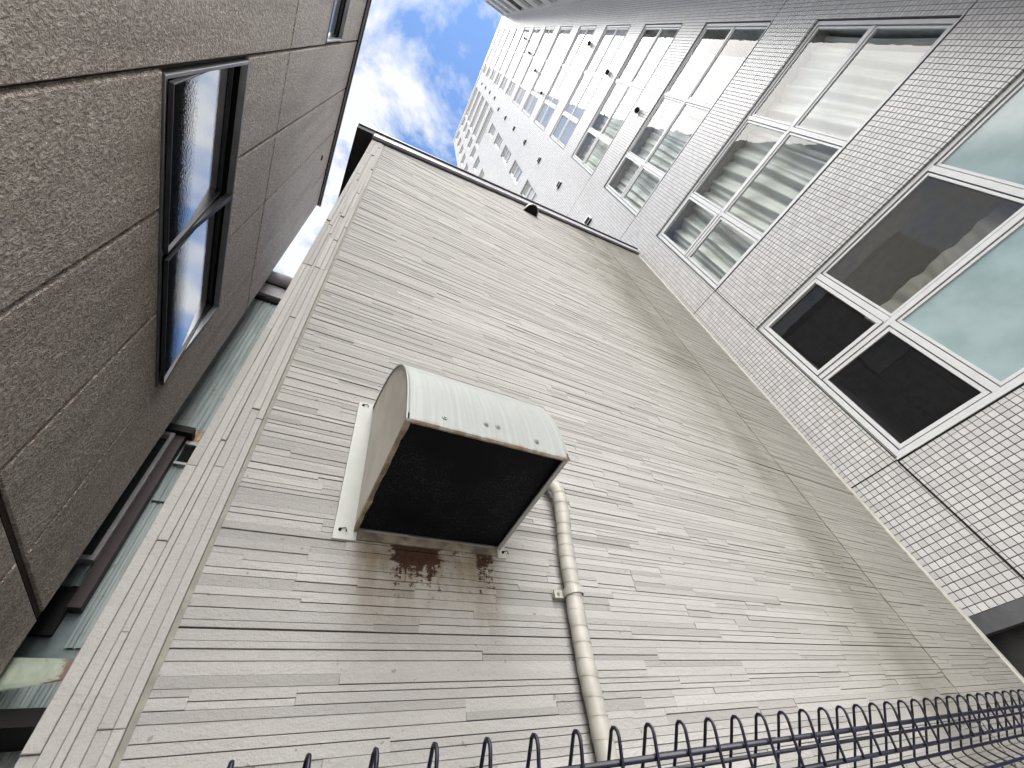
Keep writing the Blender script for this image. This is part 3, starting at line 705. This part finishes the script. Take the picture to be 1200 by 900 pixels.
# smaller windows further along
def plain_window(o, nsplit, key='sky_glass'):
    fm = MB(); a, b_, c, d = o; bars(fm, a + .004, b_ - .004, c + .004, d - .004, .05, .13, .07, fnT)
    for i in range(1, nsplit):
        if b_ - a > d - c * 0 - 0 and nsplit > 1 and (b_ - a) > 1.5: 
            y = a + (b_ - a) * i / nsplit; fm.plate(fnT, y - .03, y + .03, c + .055, d - .055, .13, .072, .002)
        else:
            z = c + (d - c) * i / nsplit; fm.plate(fnT, a + .055, b_ - .055, z - .025, z + .025, .13, .072, .002)
    wo_ = part(tower, 'window', fm, 'frame')
    part(wo_, 'pane', MB().add([fnT(a + .03, c + .03, .11), fnT(b_ - .03, c + .03, .11), fnT(b_ - .03, d - .03, .11), fnT(a + .03, d - .03, .11)], [(0, 1, 2, 3)]), key)
    part(wo_, 'backing', MB().add([fnT(a, c, .159), fnT(b_, c, .159), fnT(b_, d, .159), fnT(a, d, .159)], [(0, 1, 2, 3)]), 'room')
for o in SLIM: plain_window(o, 3)
for o in BAND: plain_window(o, 3)
for o in FAR: plain_window(o, 1)
# expansion joints in the tiling
ej = MB()
for y0_, y1_, z0_, z1_ in ((.69, .704, .60, 1.68), (.69, 1.6, 1.694, 1.704), (.69, 1.6, 4.765, 4.775), (.69, .70, 3.80, 4.755), (.69, 2.2, 7.835, 7.845), (.69, 2.2, 10.905, 10.915), (-3.4, -2.66, 4.765, 4.775), (-3.4, -2.66, 7.835, 7.845)):
    ej.add([fnT(y0_, z0_, -.0065), fnT(y1_, z0_, -.0065), fnT(y1_, z1_, -.0065), fnT(y0_, z1_, -.0065)], [(0, 1, 2, 3)])
part(tower, 'expansion_joint', ej, 'joint_black')
# mosaic tiles as pieces: the nearest singly, the rest of the near field joined
tl = []
iy0, iy1 = math.floor((-2.9 - TY0) / TP), math.floor((1.45 - TY0) / TP)
for iz in range(0, 250):
    z0_ = TZ0 + iz * TP
    for iy in range(iy0, iy1):
        y0_ = TY0 + iy * TP
        a, b_, c, d = y0_ + .003, y0_ + TP - .003, z0_ + .003, z0_ + TP - .003
        if any(o[0] - .0 < b_ and a < o[1] + .011 and o[2] - .034 < d and c < o[3] for o in MAIN): continue
        if a < .704 < b_ and z0_ < 4.76: continue
        tl.append((a, b_, c, d))
sz = sorted(((area([fnT(t_[0], t_[2], 0), fnT(t_[1], t_[2], 0), fnT(t_[1], t_[3], 0), fnT(t_[0], t_[3], 0)]) if t_[0] < 1.1 else 0, i) for i, t_ in enumerate(tl)), reverse=True)
big = set(i for a_, i in sz[:300]); rest = MB()
for i, t_ in enumerate(tl):
    mb = MB() if i in big else rest
    mb.plate(fnT, *t_, .001, -.004 - rnd.uniform(0, .0012), .0012, rnd.random())
    if i in big: part(tower, 'mosaic_tile', mb, 'tile_piece')
part(tower, 'mosaic_tiles', rest, 'tile_piece', kind='stuff')
# hooded air outlets up the blank strip, small weatherheads on the spandrels
vm = MB(); y, z = 1.47, 6.50
vm.box((TX - .055, y - .11, z - .10), (TX - .001, y + .11, z + .12)); vmesh = vm.mesh('air_outlet', 'vent_white', BASE[tower.name])
hm = MB(); hm.box((TX - .058, y - .085, z - .085), (TX - .0552, y + .085, z + .07)); hm.box((TX - .05, y - .09, z - .104), (TX - .005, y + .09, z - .1005)); hmesh = hm.mesh('opening', 'flat_black', BASE[tower.name])
for k in range(0, 12):
    o = bpy.data.objects.new('air_outlet', vmesh); col.objects.link(o); o.parent = tower; o.location = (0, .0 if k < 8 else -.25, 3.09 * k)
    o2_ = bpy.data.objects.new('opening', hmesh); col.objects.link(o2_); o2_.parent = o
for y, z in ((-.92, 10.38), (-1.47, 13.52), (-2.10, 16.58), (-.28, 19.65), (-.895, 22.75), (-1.48, 25.95), (-2.08, 29.1)):
    wm = MB(); wm.tube([(TX - .002, y, z + .02), (TX - .06, y, z + .03), (TX - .10, y, z - .01)], [.05, .055, .07], 12); wm.box((TX - .012, y - .09, z - .03), (TX - .002, y + .09, z + .09))
    wo_ = part(tower, 'weatherhead', wm, 'vent_white')
    part(wo_, 'opening', MB().tube([(TX - .101, y, z - .011), (TX - .103, y, z - .013)], .058, 12), 'flat_black')

# curtains hanging behind the lower tower windows
def curtain(k, y0_, y1_, z0_, z1_, amp, pitch, label, slack=0.0):
    mb = MB(); n = int((y1_ - y0_) / .012); m_ = 14; vs = []; fs = []
    ph = rnd.uniform(0, 6)
    for j in range(m_ + 1):
        q = j / m_; z = z0_ + (z1_ - z0_) * q
        for i in range(n + 1):
            y = y0_ + (y1_ - y0_) * i / n; s_ = (y - y0_) / pitch * 2 * math.pi
            wv = math.sin(s_ + ph + .5 * math.sin(s_ * .37 + q * 1.5)) + .45 * math.sin(2.3 * s_ + 1.3 + q)
            dr = slack * math.sin(math.pi * (y - y0_) / (y1_ - y0_)) * (1 - q)
            vs.append((TX + .30 + amp * wv * (1 - .35 * q), y + .02 * math.sin(3 * q + s_ * .2), z + dr))
    for j in range(m_):
        for i in range(n): fs.append((j * (n + 1) + i, j * (n + 1) + i + 1, (j + 1) * (n + 1) + i + 1, (j + 1) * (n + 1) + i))
    single('curtain', label, 'curtain', mb.add(vs, fs), 'curtain', (TX + .3, (y0_ + y1_) / 2, z0_), smooth=True, group='curtains behind the tower windows')
curtain(0, -1.36, -.05, 2.78, 3.12, .03, .35, 'pale curtain hem drooping inside the dark upper light of the lowest tower window', .18)
curtain(1, -2.62, .64, 4.80, 6.86, .062, .24, 'heavy white pleated curtain filling the tower window second from the bottom')
curtain(2, -2.3, .64, 7.88, 9.95, .035, .15, 'crumpled pale curtain in the tower window third from the bottom')
curtain(3, -1.3, .64, 10.95, 13.0, .03, .2, 'pale curtain in the tower window fourth from the bottom')

# ------------------------------------------------------------------ teal corrugated building at the end of the alley
BY = 3.6
tealb = thing('corrugated_building', 'teal corrugated-metal building glimpsed down the narrow alley', 'building', (-.6, BY + 2, GZ))
def corr(mb, xa, xb, za, zb, y, pitch=.042, dep=.010, tone=.5):
    x = xa; pr = []
    while x < xb:
        for dx_, dy_ in ((0, 0), (.30, 0), (.42, -dep), (.88, -dep)):
            if x + dx_ * pitch < xb: pr.append((x + dx_ * pitch, y + dy_))
        x += pitch
    pr.append((xb, pr[-1][1])); n = len(pr)
    mb.add([(x, yy, za) for x, yy in pr] + [(x, yy, zb) for x, yy in pr], [(i, i + 1, n + i + 1, n + i) for i in range(n - 1)], tone); return mb
X0, X1 = -2.2, -.70
part(tealb, 'wall', MB().box((X0 - 1, BY + .012, GZ), (X1 - .012, BY + 4, 5.35)), 'teal_dark')
part(tealb, 'corrugated_sheet', corr(MB(), X0, X1, 3.655, 5.15, BY), 'teal')
part(tealb, 'corrugated_sheet', corr(MB(), X0, X1, 2.86, 3.665, BY + .004), 'teal')
part(tealb, 'corrugated_sheet', corr(MB(), -.86, X1, 1.12, 2.45, BY), 'teal')
part(tealb, 'corrugated_sheet', corr(MB(), X0, X1, GZ, 1.05, BY), 'teal')
part(tealb, 'corrugated_sheet', corr(MB(), -1.2, -.942, 1.44, 1.575, BY - .06), 'teal_dark')
part(tealb, 'rusty_sheet', corr(MB(), -.95, X1, 2.70, 2.86, BY + .002), 'rusty_sheet')
part(tealb, 'eave_board', MB().box((X0 - .5, BY - .10, 5.17), (X1 + .02, BY + .05, 5.42)), 'gutter')
part(tealb, 'eave_shadow_board', MB().box((X0 - .5, BY - .05, 5.12), (X1 + .02, BY + .02, 5.168)), 'soffit')
gt = MB(); gt.tube([(X0 - .5, BY - .17, 5.50), (X1 + .02, BY - .17, 5.50)], .085, 16); part(tealb, 'gutter', gt, 'gutter', smooth=True)
part(tealb, 'roof', MB().box((X0 - 1.2, BY - .10, 5.425), (X1 + .03, BY + 4.2, 5.47)), 'soffit')
# boxed window in its maroon surround
part(tealb, 'window_hood', MB().box((-1.6, BY - .14, 2.705), (-.825, BY - .002, 2.77)), 'soffit')
part(tealb, 'window_surround', MB().box((-.938, BY - .09, 1.31), (-.872, BY - .001, 2.70)), 'maroon')
tw_ = part(tealb, 'window', MB().box((-.968, BY - .12, 1.61), (-.940, BY - .03, 2.69)).box((-1.6, BY - .12, 2.66), (-.969, BY - .03, 2.69)).box((-1.6, BY - .13, 1.58), (-.940, BY - .03, 1.609)), 'gutter')
part(tw_, 'pane', MB().add([(-1.6, BY - .06, 1.61), (-.969, BY - .06, 1.61), (-.969, BY - .06, 2.66), (-1.6, BY - .06, 2.66)], [(0, 1, 2, 3)]), 'dark_glass')
part(tealb, 'dark_vent', MB().box((-.855, BY - .012, 2.47), (-.71, BY - .002, 2.66)), 'flat_black')
part(tealb, 'vent_sill', MB().box((-.86, BY - .05, 2.445), (-.705, BY - .001, 2.468)), 'gutter')
part(tealb, 'vent_lintel', MB().box((-.86, BY - .04, 2.662), (-.705, BY - .001, 2.70)), 'gutter')
part(tealb, 'sheet_joint', MB().box((-.86, BY - .016, 2.10), (X1, BY - .0105, 2.115)), 'soffit')
part(tealb, 'shadow_gap', MB().box((-1.6, BY - .03, 1.18), (-.942, BY - .001, 1.43)), 'soffit')
# bent peeling flashing across the alley
fv = []; ff = []; nn = 12
for i in range(nn + 1):
    q = i / nn; x = -1.25 + .66 * q; sag = .05 * math.sin(q * 2.6) ; dd = .17 * (1 - .55 * q)
    fv += [(x, 3.10 + .05 * q, .93 + .0 * q), (x, 3.10 + .05 * q, .905), (x, 3.12, .90 - dd * .6 - sag * .3), (x, 3.02 - .02 * q, .90 - dd - sag * .4)]
for i in range(nn):
    for j in range(3): ff.append((i * 4 + j, i * 4 + j + 1, i * 4 + 5 + j, i * 4 + 4 + j))
fls = single('metal_flashing', 'bent pale green metal flashing with rusted end across the alley', 'flashing', MB().add(fv, ff), 'peeling_green', (-.9, 3.1, .8))
sm = fls.modifiers.new('thick', 'SOLIDIFY'); sm.thickness = .006
aw = thing('alley_canopy', 'dark canopy under the green flashing at the foot of the alley', 'canopy', (-.9, 3.3, GZ))
part(aw, 'canopy_sheet', MB().box((-1.4, 3.13, .66), (-.58, BY - .012, .73)), 'soffit')
part(aw, 'canopy_post', MB().box((-1.36, 3.2, GZ), (-1.30, 3.26, .659)), 'soffit')

# ------------------------------------------------------------------ mesh fence in front of the house
FX0, FX1, FPI = -.377, 4.36, .04985
fence = thing('mesh_fence', 'black coated wire mesh fence with looped top in front of the wall', 'fence', (2.0, .455, GZ))
base_pts = [(.4325, .006), (.4315, .012), (.4268, .034), (.4225, .049)]
apx = [(.4210, .0555), (.4212, .0598), (.4234, .0630), (.4270, .0641), (.4306, .0623), (.4340, .0575)]
leg = [(.4470, .0400), (.4660, .0168), (.4815, -.002)]
bend = [(.4848, -.0072), (.4850, -.0120), (.4825, -.0170), (.474, -.0262), (.464, -.0355), (.4585, -.044), (.4560, -.055), (.4555, -.075), (.4555, -.3), (.4555, GZ + .12)]
prof_w = base_pts + apx + leg + bend
def wiremesh():
    return MB().tube([(0, y, z) for y, z in prof_w], .00185, 8).mesh('wire', 'wire', (0, .455, GZ), smooth=True)
wme = wiremesh()
k = 0
while FX0 + k * FPI < FX1:
    o = bpy.data.objects.new('wire', wme); col.objects.link(o); o.parent = fence; o.location = (FX0 + k * FPI - 2.0, 0, 0); k += 1
for y, z, r in ((.4330, .0373, .0030), (.4535, .0278, .0023), (.4372, .0078, .0027), (.4805, -.0058, .0026), (.4590, -.0356, .0028), (.4515, -.20, .003), (.4515, -.40, .003), (.4515, -.6, .003), (.4515, -.8, .003), (.4515, -1.0, .003), (.4515, -1.25, .003)):
    part(fence, 'rail', MB().tube([(FX0 - .02, y, z), (FX1 + .02, y, z)], r, 10), 'wire', smooth=True)
for x in (-.25, 1.85, 3.95):
    po = part(fence, 'post', MB().tube([(x, .49, GZ), (x, .49, -.14)], .021, 14), 'wire', smooth=True)
    part(po, 'post_cap', MB().tube([(x, .49, -.1399), (x, .49, -.128)], [.0225, .016], 14), 'wire')
